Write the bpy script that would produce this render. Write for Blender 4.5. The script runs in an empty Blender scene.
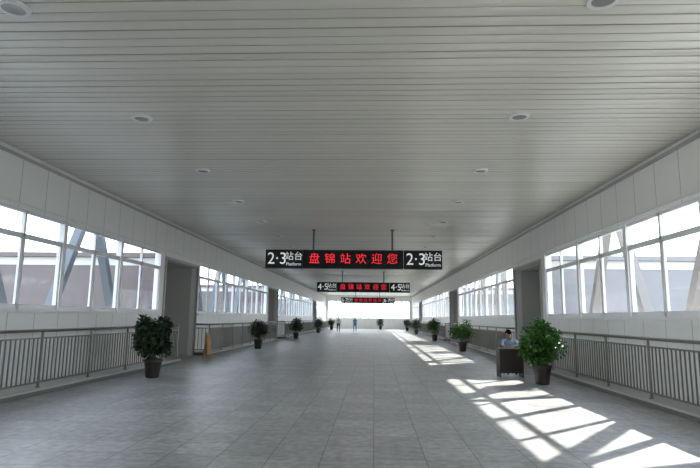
import bpy, math, random
from mathutils import Vector, Matrix, Euler
R = random.Random(7)
D = bpy.data
scene = bpy.context.scene

# ------------------------------------------------------------ materials
def new_mat(name):
    m = D.materials.new(name); m.use_nodes = True
    nt = m.node_tree
    return m, nt, nt.nodes['Principled BSDF']
def simple(name, col, rough=0.5, metal=0.0, emit=None, es=0.0, spec=0.5, noise=0.0, nscale=8.0):
    m, nt, b = new_mat(name)
    b.inputs['Base Color'].default_value = (*col, 1)
    b.inputs['Roughness'].default_value = rough
    b.inputs['Metallic'].default_value = metal
    b.inputs['Specular IOR Level'].default_value = spec
    if emit:
        b.inputs['Emission Color'].default_value = (*emit, 1)
        b.inputs['Emission Strength'].default_value = es
    if noise > 0:
        tc = nt.nodes.new('ShaderNodeTexCoord'); n = nt.nodes.new('ShaderNodeTexNoise')
        n.inputs['Scale'].default_value = nscale; n.inputs['Detail'].default_value = 4
        mx = nt.nodes.new('ShaderNodeMix'); mx.data_type = 'RGBA'
        mx.inputs['A'].default_value = (*[c*(1-noise) for c in col], 1)
        mx.inputs['B'].default_value = (*[min(1, c*(1+noise)) for c in col], 1)
        nt.links.new(tc.outputs['Object'], n.inputs['Vector'])
        nt.links.new(n.outputs['Fac'], mx.inputs['Factor'])
        nt.links.new(mx.outputs['Result'], b.inputs['Base Color'])
    return m

def wall_material():
    m, nt, b = new_mat('wall_panel')
    N = nt.nodes.new; L = nt.links.new
    geo = N('ShaderNodeNewGeometry'); sep = N('ShaderNodeSeparateXYZ'); L(geo.outputs['Position'], sep.inputs[0])
    add = N('ShaderNodeMath'); add.operation = 'ADD'; L(sep.outputs['X'], add.inputs[0]); L(sep.outputs['Y'], add.inputs[1])
    a2 = N('ShaderNodeMath'); a2.operation = 'ADD'; L(add.outputs[0], a2.inputs[0]); a2.inputs[1].default_value = 200.0
    mod = N('ShaderNodeMath'); mod.operation = 'MODULO'; L(a2.outputs[0], mod.inputs[0]); mod.inputs[1].default_value = 0.9
    lt = N('ShaderNodeMath'); lt.operation = 'LESS_THAN'; L(mod.outputs[0], lt.inputs[0]); lt.inputs[1].default_value = 0.018
    n = N('ShaderNodeTexNoise'); n.inputs['Scale'].default_value = 0.6; L(geo.outputs['Position'], n.inputs['Vector'])
    mx = N('ShaderNodeMix'); mx.data_type = 'RGBA'
    mx.inputs['A'].default_value = (0.78, 0.78, 0.76, 1); mx.inputs['B'].default_value = (0.86, 0.86, 0.84, 1)
    L(n.outputs['Fac'], mx.inputs['Factor'])
    mx2 = N('ShaderNodeMix'); mx2.data_type = 'RGBA'
    L(lt.outputs[0], mx2.inputs['Factor']); L(mx.outputs['Result'], mx2.inputs['A']); mx2.inputs['B'].default_value = (0.42, 0.42, 0.41, 1)
    L(mx2.outputs['Result'], b.inputs['Base Color'])
    b.inputs['Roughness'].default_value = 0.45
    return m

def floor_material():
    m, nt, b = new_mat('floor_granite_tile')
    N = nt.nodes.new; L = nt.links.new
    geo = N('ShaderNodeNewGeometry')
    br = N('ShaderNodeTexBrick'); br.offset = 0.0; br.squash = 1.0
    br.inputs['Scale'].default_value = 1.0
    br.inputs['Brick Width'].default_value = 0.6; br.inputs['Row Height'].default_value = 0.6
    br.inputs['Mortar Size'].default_value = 0.009; br.inputs['Mortar Smooth'].default_value = 0.4
    br.inputs['Color1'].default_value = (0.34, 0.335, 0.32, 1); br.inputs['Color2'].default_value = (0.45, 0.445, 0.425, 1)
    br.inputs['Mortar'].default_value = (0.19, 0.185, 0.175, 1)
    L(geo.outputs['Position'], br.inputs['Vector'])
    n = N('ShaderNodeTexNoise'); n.inputs['Scale'].default_value = 1.6; n.inputs['Detail'].default_value = 8; n.inputs['Roughness'].default_value = 0.7
    L(geo.outputs['Position'], n.inputs['Vector'])
    n2 = N('ShaderNodeTexNoise'); n2.inputs['Scale'].default_value = 9; n2.inputs['Detail'].default_value = 6
    L(geo.outputs['Position'], n2.inputs['Vector'])
    mr = N('ShaderNodeMapRange'); mr.inputs['From Min'].default_value = 0.3; mr.inputs['From Max'].default_value = 0.7
    mr.inputs['To Min'].default_value = 0.74; mr.inputs['To Max'].default_value = 1.16
    L(n.outputs['Fac'], mr.inputs['Value'])
    mr2 = N('ShaderNodeMapRange'); mr2.inputs['From Min'].default_value = 0.35; mr2.inputs['From Max'].default_value = 0.65
    mr2.inputs['To Min'].default_value = 0.76; mr2.inputs['To Max'].default_value = 1.17
    L(n2.outputs['Fac'], mr2.inputs['Value'])
    mu = N('ShaderNodeMath'); mu.operation = 'MULTIPLY'; L(mr.outputs[0], mu.inputs[0]); L(mr2.outputs[0], mu.inputs[1])
    vm = N('ShaderNodeVectorMath'); vm.operation = 'SCALE'; L(br.outputs['Color'], vm.inputs[0]); L(mu.outputs[0], vm.inputs['Scale'])
    L(vm.outputs[0], b.inputs['Base Color'])
    rr = N('ShaderNodeMapRange'); rr.inputs['To Min'].default_value = 0.22; rr.inputs['To Max'].default_value = 0.5
    L(n.outputs['Fac'], rr.inputs['Value']); L(rr.outputs[0], b.inputs['Roughness'])
    bp = N('ShaderNodeBump'); bp.inputs['Strength'].default_value = 0.12; bp.inputs['Distance'].default_value = 0.01
    L(n.outputs['Fac'], bp.inputs['Height']); L(bp.outputs[0], b.inputs['Normal'])
    return m

def glass_material():
    m = D.materials.new('window_glass'); m.use_nodes = True
    nt = m.node_tree; nt.nodes.clear(); N = nt.nodes.new; L = nt.links.new
    o = N('ShaderNodeOutputMaterial'); t = N('ShaderNodeBsdfTransparent'); g = N('ShaderNodeBsdfGlossy'); mx = N('ShaderNodeMixShader')
    t.inputs[0].default_value = (0.88, 0.93, 0.96, 1); g.inputs['Roughness'].default_value = 0.05
    mx.inputs[0].default_value = 0.045
    L(t.outputs[0], mx.inputs[1]); L(g.outputs[0], mx.inputs[2]); L(mx.outputs[0], o.inputs[0])
    return m

def ceiling_material():
    m, nt, b = new_mat('ceiling_aluminium_strip')
    N = nt.nodes.new; L = nt.links.new
    geo = N('ShaderNodeNewGeometry'); sep = N('ShaderNodeSeparateXYZ'); L(geo.outputs['Position'], sep.inputs[0])
    dv = N('ShaderNodeMath'); dv.operation='MULTIPLY_ADD'; L(sep.outputs['Y'], dv.inputs[0]); dv.inputs[1].default_value=5.0; dv.inputs[2].default_value=43.01
    fl = N('ShaderNodeMath'); fl.operation='FLOOR'; L(dv.outputs[0], fl.inputs[0])
    wn = N('ShaderNodeTexWhiteNoise'); wn.noise_dimensions='1D'; L(fl.outputs[0], wn.inputs['W'])
    mx = N('ShaderNodeMix'); mx.data_type='RGBA'
    mx.inputs['A'].default_value=(0.66,0.64,0.57,1); mx.inputs['B'].default_value=(0.72,0.70,0.625,1)
    L(wn.outputs['Value'], mx.inputs['Factor']); L(mx.outputs['Result'], b.inputs['Base Color'])
    b.inputs['Roughness'].default_value=0.28; b.inputs['Metallic'].default_value=0.1
    return m

M_wall = wall_material(); M_floor = floor_material(); M_glass = glass_material(); M_ceil = ceiling_material()
M_groove = simple('ceiling_groove', (0.54, 0.52, 0.47), 0.5, 0.0, noise=0.05, nscale=0.5)
M_frame = simple('window_frame_white', (0.74, 0.75, 0.75), 0.4, noise=0.03)
M_trim = simple('trim_grey', (0.42, 0.42, 0.40), 0.5, noise=0.04)
M_trimw = simple('trim_light', (0.76, 0.76, 0.74), 0.45, noise=0.04)
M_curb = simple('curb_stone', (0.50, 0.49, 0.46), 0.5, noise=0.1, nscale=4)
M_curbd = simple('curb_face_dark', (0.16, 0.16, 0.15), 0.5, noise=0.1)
M_steel = simple('railing_steel', (0.24, 0.23, 0.21), 0.32, 0.8, noise=0.05)
M_alcove = simple('stair_hall_wall', (0.55, 0.55, 0.52), 0.6, noise=0.05, nscale=1)
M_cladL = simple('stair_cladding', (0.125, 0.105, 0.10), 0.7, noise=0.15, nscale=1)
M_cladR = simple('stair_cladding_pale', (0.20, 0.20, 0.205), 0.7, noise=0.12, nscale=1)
M_black = simple('sign_black', (0.006, 0.009, 0.010), 0.45, noise=0.1, spec=.3)
M_led = simple('led_red', (0.4, 0.01, 0.01), 0.5, emit=(1.0, 0.03, 0.05), es=0.5)
M_white = simple('sign_lettering', (0.80, 0.83, 0.83), 0.5, emit=(0.9, 0.95, 0.95), es=0.2)
M_rod = simple('hanger_rod', (0.10, 0.10, 0.10), 0.5, noise=0.05)
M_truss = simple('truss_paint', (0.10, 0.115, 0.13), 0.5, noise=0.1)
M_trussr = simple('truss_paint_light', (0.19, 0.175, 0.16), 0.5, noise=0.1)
M_lampw = simple('downlight_ring', (0.75, 0.75, 0.74), 0.3, noise=0.02)
M_lampd = simple('downlight_lens', (0.30, 0.30, 0.29), 0.15, noise=0.02)

# ------------------------------------------------------------ mesh builder
class MB:
    def __init__(s): s.v=[]; s.f=[]; s.m=[]; s.mats=[]
    def mi(s, mat):
        if mat not in s.mats: s.mats.append(mat)
        return s.mats.index(mat)
    def add(s, vs, fs, mat, M=None):
        o=len(s.v); k=s.mi(mat)
        for p in vs:
            p=Vector(p)
            s.v.append(tuple(M@p) if M else tuple(p))
        for f in fs: s.f.append(tuple(i+o for i in f)); s.m.append(k)
    def box(s, x0,x1,y0,y1,z0,z1, mat, M=None):
        if x0>x1:x0,x1=x1,x0
        if y0>y1:y0,y1=y1,y0
        if z0>z1:z0,z1=z1,z0
        vs=[(x0,y0,z0),(x1,y0,z0),(x1,y1,z0),(x0,y1,z0),(x0,y0,z1),(x1,y0,z1),(x1,y1,z1),(x0,y1,z1)]
        s.add(vs,[(0,3,2,1),(4,5,6,7),(0,1,5,4),(1,2,6,5),(2,3,7,6),(3,0,4,7)],mat,M)
    def tube(s,a,b,r0,r1,mat,n=8):
        a=Vector(a);b=Vector(b);d=(b-a)
        q=d.to_track_quat('Z','Y').to_matrix()
        vs=[]
        for p,r in((a,r0),(b,r1)):
            for i in range(n):
                t=2*math.pi*i/n
                vs.append(p+q@Vector((r*math.cos(t),r*math.sin(t),0)))
        fs=[(i,(i+1)%n,n+(i+1)%n,n+i) for i in range(n)]+[tuple(range(n-1,-1,-1)),tuple(range(n,2*n))]
        s.add(vs,fs,mat)
    def beam(s,a,b,w,h,mat):
        a=Vector(a);b=Vector(b);d=b-a;L=d.length
        q=d.to_track_quat('Z','X').to_matrix().to_4x4()
        s.box(-w/2,w/2,-h/2,h/2,0,L,mat,Matrix.Translation(a)@q)
    def lathe(s,prof,mat,c=(0,0,0),n=20):
        vs=[];fs=[]
        for r,z in prof:
            for i in range(n):
                t=2*math.pi*i/n; vs.append((c[0]+r*math.cos(t),c[1]+r*math.sin(t),c[2]+z))
        for k in range(len(prof)-1):
            for i in range(n):
                j=(i+1)%n; fs.append((k*n+i,k*n+j,(k+1)*n+j,(k+1)*n+i))
        s.add(vs,fs,mat)
    def ell(s,c,r,mat,M=None,n=14,fn=None):
        vs=[];fs=[]
        m=n//2+2
        for j in range(m+1):
            ph=math.pi*j/m
            for i in range(n):
                t=2*math.pi*i/n
                p=Vector((math.sin(ph)*math.cos(t),math.sin(ph)*math.sin(t),math.cos(ph)))
                if fn:p=fn(p)
                vs.append((c[0]+p.x*r[0],c[1]+p.y*r[1],c[2]+p.z*r[2]))
        for j in range(m):
            for i in range(n):
                k=(i+1)%n; fs.append((j*n+i,(j+1)*n+i,(j+1)*n+k,j*n+k))
        s.add(vs,fs,mat,M)
    def obj(s,name,loc=(0,0,0),parent=None,smooth=False,rot=None):
        me=D.meshes.new(name); me.from_pydata(s.v,[],s.f)
        for m in s.mats: me.materials.append(m)
        me.polygons.foreach_set('material_index',s.m)
        if smooth: me.polygons.foreach_set('use_smooth',[True]*len(s.f))
        me.update()
        o=D.objects.new(name,me); scene.collection.objects.link(o); o.location=loc
        if rot:o.rotation_euler=rot
        if parent:o.parent=parent
        return o
def empty(name,loc,rot=(0,0,0)):
    e=D.objects.new(name,None); scene.collection.objects.link(e); e.location=loc; e.rotation_euler=rot
    e.empty_display_size=.2
    return e

# ------------------------------------------------------------ dimensions
XL,XR=-7.45,5.75; H=5.0; YB,YE=-8.6,84.0; T=0.25
ZS,ZT=1.70,3.82; ZD=3.6
OPEN=[(19.1,22.6),(38.3,42.0),(66.5,70.2)]
GROUPS=[(-8.3,18.7,9),(22.9,37.9,5),(42.4,66.4,8),(70.5,82.5,4)]

# ------------------------------------------------------------ shell
b=MB(); b.box(XL-T,XR+T,YB-T,YE+T,-.3,0,M_floor)
for a,c in OPEN:
    b.box(XL-6,XL-T,a,c,-.3,0,M_floor); b.box(XR+T,XR+6,a,c,-.3,0,M_floor)
b.obj('floor')

b=MB(); y=YB
while y<YE:
    j=R.uniform(-.005,.005); k=R.uniform(-.005,.005)
    pr=((0,0+j),(.05,-.005+j),(.11,-.005+k),(.178,0+k),(.182,.016),(.196,.016),(.2,0))
    for q in range(6):
        (d0,z0),(d1,z1)=pr[q],pr[q+1]
        b.add([(XL,y+d0,H+z0),(XL,y+d1,H+z1),(XR,y+d1,H+z1),(XR,y+d0,H+z0)],[(0,1,2,3)],M_ceil if q<3 else M_groove)
    y+=.2
b.box(XL-T,XR+T,YB-T,YE+T,H+.05,H+.35,M_trim)
b.obj('ceiling')

def side_wall(side,x):
    s=-1 if side=='left' else 1
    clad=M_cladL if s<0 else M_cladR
    b=MB(); x1=x+s*T
    edges=[YB]+[e for o in OPEN for e in o]+[YE]
    for i in range(0,len(edges),2):
        b.box(x,x1,edges[i],edges[i+1],0,ZS-.0,M_wall)
    b.box(x,x1,YB,YE,ZT,H+.05,M_wall)
    prev=YB
    for (a,c,_n) in GROUPS:
        seg=(prev,a)
        op=[o for o in OPEN if o[0]>=seg[0]-.1 and o[1]<=seg[1]+.1]
        if op:
            o=op[0]; b.box(x,x1,seg[0],o[0],ZS,ZT,M_wall); b.box(x,x1,o[1],seg[1],ZS,ZT,M_wall)
            b.box(x,x1,o[0],o[1],ZD,ZT,M_wall)
        else: b.box(x,x1,seg[0],seg[1],ZS,ZT,M_wall)
        prev=c
    b.box(x,x1,prev,YE,ZS,ZT,M_wall)
    for a,c in OPEN:
        xe=x+s*6
        b.box(x1,xe,a-.12,a,0,ZD,M_alcove); b.box(x1,xe,c,c+.12,0,ZD,M_alcove)
        b.box(xe,xe+s*.2,a-.12,c+.12,0,ZD,M_alcove)
        b.box(x1,xe+s*.2,a-.12,c+.12,ZD,ZD+.04,M_alcove)
        # outer cladding skin and roof slab
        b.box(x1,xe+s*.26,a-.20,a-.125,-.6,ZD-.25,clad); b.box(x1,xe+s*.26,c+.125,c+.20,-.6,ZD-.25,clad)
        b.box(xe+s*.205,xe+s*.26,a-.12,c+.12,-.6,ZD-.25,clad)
        b.box(x1,xe+s*.4,a-.3,c+.3,ZD+.045,ZD+.2,clad)
    b.obj('wall_'+side)
    t=MB()
    for (a,c,_n) in GROUPS: t.box(x,x-s*.07,a-.05,c+.05,ZS-.07,ZS,M_trimw)
    t.box(x,x-s*.035,YB,YE,ZT+.05,ZT+.10,M_trimw)
    t.box(x,x-s*.05,YB,YE,H-.16,H-.10,M_trim)
    t.box(x,x-s*.03,YB,YE,H-.10,H-.03,M_trimw)
    for a,c in OPEN:
        t.box(x+s*.02,x-s*.04,a-.1,a,0,ZD+.1,M_trim); t.box(x+s*.02,x-s*.04,c,c+.1,0,ZD+.1,M_trim)
        t.box(x+s*.02,x-s*.04,a,c,ZD,ZD+.1,M_trim)
    t.obj('trim_%d'%(1 if s<0 else 2))
side_wall('left',XL); side_wall('right',XR)
b=MB(); b.box(XL-T,XR+T,YB-T,YB,0,H+.05,M_wall); b.obj('wall_back')
b=MB(); zs,zt=1.55,4.2
b.box(XL-T,XR+T,YE,YE+T,0,zs,M_wall); b.box(XL-T,XR+T,YE,YE+T,zt,H+.05,M_wall)
b.box(XL-T,XL+.4,YE,YE+T,zs,zt,M_wall); b.box(XR-.4,XR+T,YE,YE+T,zs,zt,M_wall); b.obj('wall_end')

# windows
wn=1
def window_group(x,s,a,c,n):
    global wn
    b=MB(); w=(c-a)/n; fx0,fx1=x+s*.04,x+s*.12
    for i in range(n):
        y0=a+i*w; y1=y0+w
        b.box(x+s*.01,x+s*.16,y0-.07,y0+.07,ZS,ZT,M_frame)
        if i==n-1: b.box(x+s*.01,x+s*.16,y1-.07,y1,ZS,ZT,M_frame)
        b.box(fx0,fx1,y0,y1,ZS,ZS+.07,M_frame); b.box(fx0,fx1,y0,y1,ZT-.07,ZT,M_frame)
        b.box(fx0,fx1,y0,y1,3.24,3.31,M_frame)
        ym=(y0+y1)/2
        b.box(fx0,fx1,ym-.035,ym+.035,ZS,ZT,M_frame)
        for (p,q) in((y0+.07,ym-.035),(ym+.035,y1-.07)):
            for yy in (p,q-.035): b.box(x+s*.05,x+s*.10,yy,yy+.035,ZS+.07,3.24,M_frame)
            b.box(x+s*.05,x+s*.10,p,q,ZS+.07,ZS+.11,M_frame); b.box(x+s*.05,x+s*.10,p,q,3.20,3.24,M_frame)
    xg=x+s*.08
    b.add([(xg,a,ZS),(xg,c,ZS),(xg,c,ZT),(xg,a,ZT)],[(0,1,2,3)],M_glass)
    b.obj('window_%d'%wn); wn+=1
for g in GROUPS:
    window_group(XL,-1,*g); window_group(XR,1,*g)
b=MB(); a,c=XL+.4,XR-.4; n=10; w=(c-a)/n
for i in range(n+1): b.box(a+i*w-.05,a+i*w+.05,YE+.02,YE+.12,zs,zt,M_frame)
for z in (zs,3.5,zt-.08): b.box(a,c,YE+.02,YE+.12,z,z+.08,M_frame)
b.add([(a,YE+.07,zs),(c,YE+.07,zs),(c,YE+.07,zt),(a,YE+.07,zt)],[(0,1,2,3)],M_glass)
b.obj('window_%d'%wn)

# curbs + railings
def curb_rail(side,xc,xr,x):
    s=-1 if side=='left' else 1
    edges=[YB]+[e for o in OPEN for e in (o[0]-.0,o[1]+.0)]+[YE]
    cb=MB(); r=MB(); zt=1.27; z0=.12
    for i in range(0,len(edges),2):
        a,c=edges[i],edges[i+1]
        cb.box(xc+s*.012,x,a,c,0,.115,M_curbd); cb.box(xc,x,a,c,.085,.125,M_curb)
        a+=.08;c-=.08
        r.tube((xr,a,zt),(xr,c,zt),.034,.034,M_steel,10)
        r.box(xr-.015,xr+.015,a,c,1.10,1.13,M_steel); r.box(xr-.015,xr+.015,a,c,.22,.25,M_steel)
        n=max(1,round((c-a)/1.9)); w=(c-a)/n
        for k in range(n+1):
            y=a+k*w; r.tube((xr,y,z0),(xr,y,zt),.027,.027,M_steel,8)
            r.tube((xr,y,z0),(xr,y,z0+.02),.05,.05,M_steel,8)
            if k<n:
                m=14
                for q in range(1,m):
                    yy=y+w*q/m; r.box(xr-.011,xr+.011,yy-.011,yy+.011,.25,1.10,M_steel)
        for yy,f in((a,i>0),(c,i<len(edges)-2)):
            if f:
                r.tube((xr,yy,zt),(x-s*.02,yy,zt),.03,.03,M_steel,8)
                r.box(xr,x-s*.02,yy-.012,yy+.012,.22,.25,M_steel); r.box(xr,x-s*.02,yy-.012,yy+.012,1.10,1.13,M_steel)
                for q in range(1,4): 
                    xx=xr+(x-xr)*q/4; r.box(xx-.01,xx+.01,yy-.01,yy+.01,.25,1.10,M_steel)
    cb.obj('baseboard_'+side); r.obj('metal_railing')
curb_rail('left',-6.70,-6.85,XL); curb_rail('right',5.22,5.38,XR)

for x,s in((XL,-1),(XR,1)):
    for a,c in OPEN:
        r=MB()
        for k in range(0,26):
            yy=a+.25+k*(c-a-1.6)/25
            r.box(x+s*.9-.01,x+s*.9+.01,yy-.01,yy+.01,0,1.15,M_steel)
        r.tube((x+s*.9,a+.2,1.17),(x+s*.9,c-1.3,1.17),.03,.03,M_steel,8)
        r.obj('stair_handrail')

for i in range(-2,24):
    yy=8.86+3.4*i
    for xx in(-4.05,2.42):
        if yy>YE-1 or yy<YB+.5: continue
        b=MB(); b.lathe([(.12,-.022),(.125,-.034),(.165,-.03),(.175,-.004),(.175,.01)],M_lampw,n=24)
        b.lathe([(.001,-.016),(.12,-.022)],M_lampd,n=24)
        b.obj('ceiling_downlight',(xx,yy,H-.004),smooth=False)

# ------------------------------------------------------------ signs
def text(body,size,loc,mat,parent,name,sx=1.0,bold=0.0):
    c=D.curves.new(name,'FONT'); c.body=body; c.size=size; c.align_x='CENTER'; c.align_y='CENTER'; c.extrude=.004
    c.offset=bold
    o=D.objects.new(name,c); scene.collection.objects.link(o); o.data.materials.append(mat)
    o.location=loc; o.rotation_euler=(math.pi/2,0,0); o.scale=(sx,1,1); o.parent=parent
    return o
def sign(y,nums):
    e=empty('hanging_platform_sign',(-.82,y,3.83))
    b=MB(); W=3.4; h=.36
    for x0,x1 in((-W,-1.96),(-1.94,1.92),(1.94,W)):
        b.box(x0,x1,-.09,.09,-h,h,M_black)
        b.box(x0,x1,-.10,.10,h-.015,h+.005,M_rod); b.box(x0,x1,-.10,.10,-h-.005,-h+.015,M_rod)
    b.obj('sign_case',parent=e)
    b=MB()
    for x in(-1.55,1.5):
        b.tube((x,0,h),(x,0,H-3.83),.035,.035,M_rod,8); b.tube((x,0,H-3.87),(x,0,H-3.83),.08,.08,M_rod,12)
    b.obj('hanger_rods',parent=e)
    for k,x in enumerate((-2.68,2.67)):
        text(nums,.64,(x-.27,-.095,.0),M_white,e,'platform_number_%d'%k,.95,.0)
        text('站台',.35,(x+.38,-.095,.09),M_white,e,'platform_label_%d'%k,1,.0)
        text('Platform',.17,(x+.38,-.095,-.2),M_white,e,'platform_latin_%d'%k,1)
    for k,ch in enumerate('盘锦站欢迎您'):
        text(ch,.44,(-1.50+k*.60,-.095,0),M_led,e,'led_character_%d'%k,1,-.003)
sign(20.9,'2·3'); sign(40.0,'4·5'); sign(69.5,'6·7')

# ------------------------------------------------------------ plants
M_pot=simple('pot_glaze',(.03,.022,.018),.35,noise=.2); M_soil=simple('soil',(.05,.035,.025),.9,noise=.2)
M_stem=simple('stem',(.12,.08,.04),.8,noise=.2)
def leafmat(name,c0,c1):
    m,nt,bs=new_mat(name); N=nt.nodes.new;L=nt.links.new
    g=N('ShaderNodeNewGeometry'); n=N('ShaderNodeMix'); n.data_type='RGBA'
    n.inputs['A'].default_value=(*c0,1); n.inputs['B'].default_value=(*c1,1)
    L(g.outputs['Random Per Island'],n.inputs['Factor']); L(n.outputs['Result'],bs.inputs['Base Color'])
    bs.inputs['Roughness'].default_value=.5
    return m
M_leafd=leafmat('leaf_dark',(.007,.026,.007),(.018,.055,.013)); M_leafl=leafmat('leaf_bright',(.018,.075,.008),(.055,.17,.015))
def plant(x,y,h=1.6,r=.52,mat=None,seed=1,N=1500):
    R=random.Random(seed); b=MB(); mat=mat or M_leafd
    b.lathe([(.001,0),(.15,0),(.17,.02),(.19,.2),(.225,.40),(.25,.42),(.25,.47),(.225,.47),(.215,.43),(.001,.43)],M_pot,n=24)
    b.lathe([(.001,.435),(.214,.435)],M_soil,n=20)
    zc=.5+(h-.5)/2; rz=(h-.5)/2+.02
    lobes=[]
    for i in range(30):
        while 1:
            p=Vector((R.uniform(-1,1),R.uniform(-1,1),R.uniform(-1,1)))
            if .2<p.length<1: break
        c=Vector((p.x*r*.76,p.y*r*.76,zc+p.z*rz*.8)); lobes.append((c,R.uniform(.15,.22)*r/.5))
    for c,_ in lobes[:9]:
        m=Vector((c.x*.3,c.y*.3,.43+(c.z-.43)*.5))
        b.tube((c.x*.1,c.y*.1,.42),m,.018,.013,M_stem,6); b.tube(m,c,.013,.006,M_stem,6)
    for i in range(N):
        c,lr=R.choice(lobes)
        d=Vector((R.gauss(0,1),R.gauss(0,1),R.gauss(0,1)+.2)).normalized()
        p=c+d*lr*R.uniform(.3,1.05)
        L=R.uniform(.08,.13); w=L*.34
        dirv=(d+Vector((R.uniform(-.7,.7),R.uniform(-.7,.7),R.uniform(-.8,.3)))).normalized()
        sd=dirv.cross(Vector((R.uniform(-1,1),R.uniform(-1,1),1))).normalized(); up=sd.cross(dirv)
        q=[p,p+dirv*L*.45+sd*w+up*.012,p+dirv*L-up*.015,p+dirv*L*.45-sd*w+up*.012]
        b.add(q,[(0,1,2),(0,2,3)],mat)
    b.obj('potted_ficus',(x,y,0),rot=(0,0,seed))
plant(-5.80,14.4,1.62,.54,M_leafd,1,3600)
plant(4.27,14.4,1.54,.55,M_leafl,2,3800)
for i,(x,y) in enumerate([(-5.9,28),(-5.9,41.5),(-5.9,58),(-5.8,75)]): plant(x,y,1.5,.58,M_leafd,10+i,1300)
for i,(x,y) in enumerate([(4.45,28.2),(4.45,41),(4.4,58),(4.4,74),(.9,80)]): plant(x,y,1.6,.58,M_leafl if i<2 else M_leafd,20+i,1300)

# ------------------------------------------------------------ people
M_skin=simple('skin',(.42,.25,.17),.6,noise=.05,spec=.3); M_hair=simple('hair',(.008,.007,.007),.8,noise=.2,spec=.1)
M_eye=simple('eye',(.02,.015,.012),.2,noise=.02); M_lip=simple('lip',(.38,.15,.12),.5,noise=.02)
def person(name,J,E,headc,headrot,loc,rotz,shirt,pants,shoe,handdirs,sleeve=.5):
    names=list(J); me=D.meshes.new(name+'_sk')
    me.from_pydata([J[n][0] for n in names],[(names.index(a),names.index(c)) for a,c in E],[])
    o=D.objects.new(name+'_tmp',me); scene.collection.objects.link(o)
    o.modifiers.new('s','SKIN')
    for i,n in enumerate(names):
        me.skin_vertices[0].data[i].radius=J[n][1:3]
    me.skin_vertices[0].data[names.index('pelvis')].use_root=True
    o.modifiers.new('u','SUBSURF').levels=3
    dg=bpy.context.evaluated_depsgraph_get(); ev=o.evaluated_get(dg); m2=ev.to_mesh()
    vs=[tuple(v.co) for v in m2.vertices]; fs=[tuple(p.vertices) for p in m2.polygons]
    ev.to_mesh_clear(); D.objects.remove(o)
    b=MB(); segs=[(a,c,Vector(J[a][0]),Vector(J[c][0]),J[a][1],J[c][1]) for a,c in E if not c.startswith('sh') and not c.startswith('hip')]
    hem=J['pelvis'][0][2]+(.02 if J['pelvis'][0][2]>.8 else .06)
    def cls(p):
        best=None
        for a,c,A,B,ra,rb in segs:
            d=B-A; t=max(0,min(1,(p-A).dot(d)/d.length_squared)); q=(p-(A+d*t)).length/(ra+(rb-ra)*t)
            if best is None or q<best[0]: best=(q,a,c,t)
        _,a,c,t=best
        if c.startswith('wrist'): return shirt if t<sleeve-.5 else M_skin
        if c.startswith('elbow'): return shirt if t<sleeve+.5 else M_skin
        if c.startswith('palm') or c=='neck': return M_skin
        if c.startswith('toe'): return shoe
        if c.startswith('ankle'): return pants if t<.95 else shoe
        if c.startswith('knee'): return shirt if p.z>hem else pants
        return shirt if p.z>hem else pants
    byM={}
    for f in fs:
        c=sum((Vector(vs[i]) for i in f),Vector())/len(f); byM.setdefault(cls(c).name,[]).append(f)
    off=len(b.v); b.v+=vs
    for k,l in byM.items():
        mi=b.mi(D.materials[k])
        for f in l: b.f.append(tuple(i+off for i in f)); b.m.append(mi)
    for side,(wp,fd,nrm) in handdirs.items():
        wp=Vector(wp);fd=Vector(fd).normalized();nrm=Vector(nrm).normalized();sd=fd.cross(nrm)
        pc=wp+fd*.05
        Mh=Matrix((( sd.x,fd.x,nrm.x,pc.x),(sd.y,fd.y,nrm.y,pc.y),(sd.z,fd.z,nrm.z,pc.z),(0,0,0,1)))
        b.ell((0,0,0),(.042,.055,.016),M_skin,Mh,10)
        for k,(ox,l) in enumerate(((-.03,.066),(-.01,.078),(.01,.072),(.03,.056))):
            p0=pc+fd*.04+sd*ox; p1=p0+fd*l*.5+sd*ox*.15-nrm*.006; p2=p1+fd*l*.5-nrm*.02
            b.tube(p0,p1,.0095,.009,M_skin,6); b.tube(p1,p2,.009,.007,M_skin,6)
        t=-1
        p0=pc-fd*.025+sd*t*.03; p1=p0+fd*.035+sd*t*.028; p2=p1+fd*.03+sd*t*.004-nrm*.01
        b.tube(p0,p1,.012,.010,M_skin,6); b.tube(p1,p2,.010,.008,M_skin,6)
    b.tube(J['neckbase'][0],Vector(headc)+Vector((0,.02,-.03)),.062,.050,M_skin,14)
    Mh=Matrix.Translation(Vector(headc))@Euler(headrot).to_matrix().to_4x4()
    def hs(p):
        q=p.copy()
        if q.z<0: q.x*=1-.28*(-q.z); q.y*=1-.12*(-q.z)
        return q
    b.ell((0,0,0),(.076,.096,.118),M_skin,Mh,20,hs)
    b.ell((0,-.098,-.012),(.013,.018,.024),M_skin,Mh,8); b.ell((0,-.09,-.058),(.024,.008,.007),M_lip,Mh,8)
    for s in(-1,1):
        b.ell((s*.030,-.086,.006),(.012,.008,.005),M_eye,Mh,8); b.ell((s*.075,.005,-.005),(.010,.018,.03),M_skin,Mh,8)
        b.ell((s*.030,-.09,.028),(.018,.006,.004),M_hair,Mh,8)
    def hr(p):
        q=p.copy()
        if q.y<-.2 and q.z<.45: q.y=-.2; 
        if q.z<-.35: q.z=-.35
        return q
    b.ell((0,.012,.022),(.090,.108,.116),M_hair,Mh,20,hr)
    return b.obj(name,loc,smooth=True,rot=(0,0,rotz))
def E_body():
    E=[('pelvis','spine'),('spine','chest'),('chest','neckbase'),('neckbase','neck')]
    for s in 'LR': E+=[('chest','sh'+s),('sh'+s,'elbow'+s),('elbow'+s,'wrist'+s),('wrist'+s,'palm'+s),('pelvis','hip'+s),('hip'+s,'knee'+s),('knee'+s,'ankle'+s),('ankle'+s,'toe'+s)]
    return E
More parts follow.
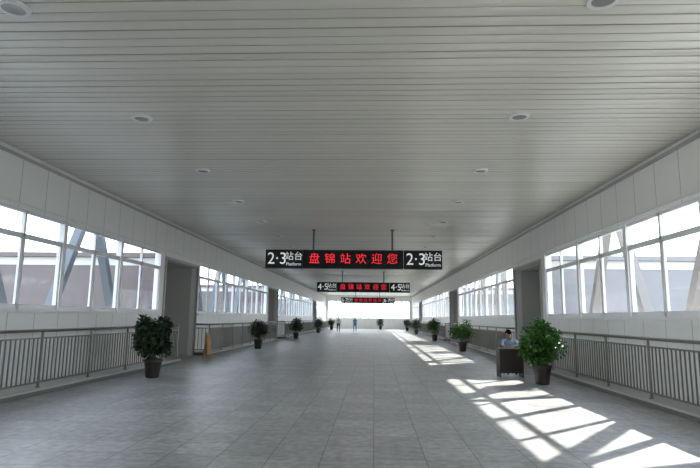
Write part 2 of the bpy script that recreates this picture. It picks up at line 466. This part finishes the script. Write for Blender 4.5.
def walker(loc,rotz,shirt,pants,shoe,k=1):
    J={'pelvis':((0,0,.96),.15,.11),'spine':((0,0,1.12),.14,.10),'chest':((0,0,1.33),.16,.11),'neckbase':((0,.0,1.47),.07,.06),'neck':((0,-.01,1.55),.05,.05)}
    for s,n in((1,'L'),(-1,'R')):
        sw=s*k
        J['sh'+n]=((s*.19,0,1.40),.06,.06); J['elbow'+n]=((s*.235,.02+.07*sw,1.13),.045,.045)
        J['wrist'+n]=((s*.25,-.05+.13*sw,.90),.028,.028); J['palm'+n]=((s*.25,-.06+.14*sw,.86),.026,.02)
        J['hip'+n]=((s*.10,0,.88),.10,.10); J['knee'+n]=((s*.105,-.05-.15*sw,.50),.062,.062)
        J['ankle'+n]=((s*.105,.03-.22*sw,.10),.042,.042); J['toe'+n]=((s*.12,-.12-.22*sw,.035),.035,.03)
    hd={n:((s*.25,-.06+.14*s*k,.88),(0,-.12,-1),(s,0,0)) for s,n in((1,'L'),(-1,'R'))}
    person('walking_person',J,E_body(),(0,-.025,1.64),(0,0,0),loc,rotz,shirt,pants,shoe,hd)
S_blue=simple('shirt_blue',(.06,.20,.45),.8,noise=.1); S_dark=simple('trousers_dark',(.03,.03,.04),.8,noise=.1)
S_lb=simple('shirt_pale_blue',(.34,.46,.60),.8,noise=.08); S_shoe=simple('shoe_black',(.02,.02,.02),.4,noise=.05)
S_grey=simple('shirt_grey',(.35,.36,.38),.8,noise=.1)
walker((-4.1,63,0),.2,S_grey,S_dark,S_shoe,1); walker((-2.3,66,0),-.15,S_blue,S_blue,S_shoe,-1)

M_desk=simple('desk_dark_wood',(.022,.014,.010),.45,noise=.25,nscale=6)
DX,DY=3.87,16.1
b=MB()
b.box(-.34,.34,-.25,.25,.77,.80,M_desk); b.box(-.33,-.305,-.23,.23,0,.77,M_desk); b.box(.305,.33,-.23,.23,0,.77,M_desk)
b.box(-.305,.305,-.215,-.195,.12,.77,M_desk); b.box(-.305,.305,-.19,.2,.64,.66,M_desk); b.box(-.34,.34,-.256,-.25,.73,.80,M_desk)
b.obj('wooden_desk',(DX,DY,0))
M_chair=simple('chair_plastic',(.05,.06,.09),.5,noise=.1)
PX,PY=DX+.15,DY+.78
b=MB()
b.box(-.21,.21,-.20,.20,.40,.43,M_chair); b.box(-.20,.20,.20,.225,.60,.85,M_chair)
for sx in(-.18,.18):
    b.tube((sx,-.18,0),(sx,-.18,.40),.013,.013,M_steel,8); b.tube((sx,.21,0),(sx,.212,.84),.013,.013,M_steel,8)
b.obj('office_chair',(PX,PY,0))
J={'pelvis':((0,.02,.55),.15,.11),'spine':((0,-.02,.71),.14,.11),'chest':((0,-.11,.92),.155,.11),'neckbase':((0,-.18,1.04),.065,.06),'neck':((0,-.22,1.10),.05,.05)}
for s,n in((1,'L'),(-1,'R')):
    J['sh'+n]=((s*.18,-.13,1.00),.06,.06); J['elbow'+n]=((s*.25,-.36,.86),.043,.043)
    J['wrist'+n]=((s*.09-.05,-.57,.835),.028,.026); J['palm'+n]=((s*.06-.05,-.60,.832),.026,.02)
    J['hip'+n]=((s*.10,-.02,.52),.09,.09); J['knee'+n]=((s*.11,-.40,.50),.06,.06)
    J['ankle'+n]=((s*.11,-.34,.10),.04,.04); J['toe'+n]=((s*.12,-.46,.035),.035,.03)
hd={n:((s*.075-.05,-.58,.826),(-s*.7,-.7,0),(0,0,1)) for s,n in((1,'L'),(-1,'R'))}
person('seated_attendant',J,E_body(),(-.06,-.30,1.19),(math.radians(48),math.radians(8),0),(PX,PY,0),0,S_lb,S_dark,S_shoe,hd,.8)

M_yel=simple('caution_orange',(.42,.22,.05),.5,noise=.15)
b=MB()
for s in(-1,1):
    Mx=Matrix.Translation((0,0,.98))@Matrix.Rotation(s*math.radians(6),4,'X')
    b.box(-.14,-.11,-.012,.012,-.98,0,M_yel,Mx); b.box(.11,.14,-.012,.012,-.98,0,M_yel,Mx)
    b.box(-.11,.11,-.01,.01,-.80,-.05,M_yel,Mx)
b.box(-.14,.14,-.03,.03,.955,.985,M_yel)
b.obj('caution_a_frame_sign',(-6.25,20.6,0.005),rot=(0,0,1.35))

# ------------------------------------------------------------ exterior
def truss(name,x,s,mat):
    b=MB()
    for (a,c,n) in GROUPS:
        m=max(1,round((c-a)/5.4)); w=(c-a)/m
        for i in range(m):
            y0=a+i*w; ym=y0+w/2; y1=y0+w
            b.beam((x,y0+.2,0.2),(x,ym,5.2),.22,.24,mat); b.beam((x,ym,5.2),(x,y1-.2,0.2),.22,.24,mat)
        b.beam((x,a,5.3),(x,c,5.3),.3,.3,mat); b.beam((x,a,.0),(x,c,.0),.3,.3,mat)
    b.obj(name)
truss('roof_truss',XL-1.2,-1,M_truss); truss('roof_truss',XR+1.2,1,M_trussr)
M_gr=simple('outdoor_ground',(.30,.29,.27),.9,noise=.2,nscale=.05)
b=MB(); b.box(-600,600,-300,900,-7.3,-7,M_gr); b.obj('ground')
M_brick=simple('building_red',(.085,.05,.042),.8,noise=.15,nscale=.3); M_roof=simple('roof_red',(.10,.055,.05),.7,noise=.1)
M_win=simple('building_window',(.03,.04,.05),.3,noise=.1); M_pale=simple('building_pale',(.13,.14,.155),.8,noise=.08,nscale=.2)
def building(x,y,w,d,h,mat,name='station_building'):
    b=MB(); b.box(-w/2,w/2,-d/2,d/2,0,h,mat)
    o=.6
    b.add([(-w/2-o,-d/2-o,h),(w/2+o,-d/2-o,h),(w/2+o,d/2+o,h),(-w/2-o,d/2+o,h),(-w/4,0,h+2.2),(w/4,0,h+2.2)],
          [(0,1,5,4),(1,2,5),(2,3,4,5),(3,0,4),(0,3,2,1)],M_roof)
    for fl in range(int(h//3.2)):
        z=1+fl*3.2
        k=-d/2+1.5
        while k<d/2-1.5:
            for sx in(-1,1): b.box(sx*(w/2),sx*(w/2+.05),k,k+1.4,z,z+1.6,M_win)
            k+=3
        k=-w/2+1.5
        while k<w/2-1.5:
            b.box(k,k+1.4,-d/2-.05,-d/2,z,z+1.6,M_win); k+=3
    b.obj(name,(x,y,-7))
building(-34,47,12,14,10.5,M_brick); building(-50,95,18,40,9.5,M_pale); building(-60,150,16,30,10,M_brick)
building(60,60,16,30,7,M_pale); building(75,120,16,30,8.0,M_pale)

# ------------------------------------------------------------ light
w=D.worlds.new('World'); scene.world=w; w.use_nodes=True; nt=w.node_tree
bg=nt.nodes['Background']; tc=nt.nodes.new('ShaderNodeTexCoord'); sp=nt.nodes.new('ShaderNodeSeparateXYZ'); rp=nt.nodes.new('ShaderNodeValToRGB')
nt.links.new(tc.outputs['Generated'],sp.inputs[0]); nt.links.new(sp.outputs['Z'],rp.inputs[0]); nt.links.new(rp.outputs[0],bg.inputs['Color'])
rp.color_ramp.elements[0].position=0.0; rp.color_ramp.elements[0].color=(.96,.98,1,1)
rp.color_ramp.elements[1].position=.6; rp.color_ramp.elements[1].color=(.68,.77,.95,1)
bg.inputs['Strength'].default_value=2.6
sl=D.lights.new('sun','SUN'); sl.energy=9; sl.angle=math.radians(.8); sl.color=(1,.95,.87)
so=D.objects.new('sun',sl); scene.collection.objects.link(so); so.location=(30,30,40)
so.rotation_euler=Vector((-1.06,-.95,-1.0)).to_track_quat('-Z','Y').to_euler()

scene.view_settings.view_transform='Standard'
scene.view_settings.exposure=1.12

# ------------------------------------------------------------ camera
f=544.0
cam=D.cameras.new('camera'); co=D.objects.new('camera',cam); scene.collection.objects.link(co)
cam.sensor_width=36; cam.lens=f/700*36; cam.clip_end=2000
yaw=math.atan(25/f); pitch=math.atan(84/f); roll=math.radians(.7)
Mx=Matrix.Rotation(yaw,4,'Z')@Matrix.Rotation(math.pi/2+pitch,4,'X')@Matrix.Rotation(roll,4,'Z')
co.matrix_world=Matrix.Translation((0,0,1.6))@Mx
scene.camera=co
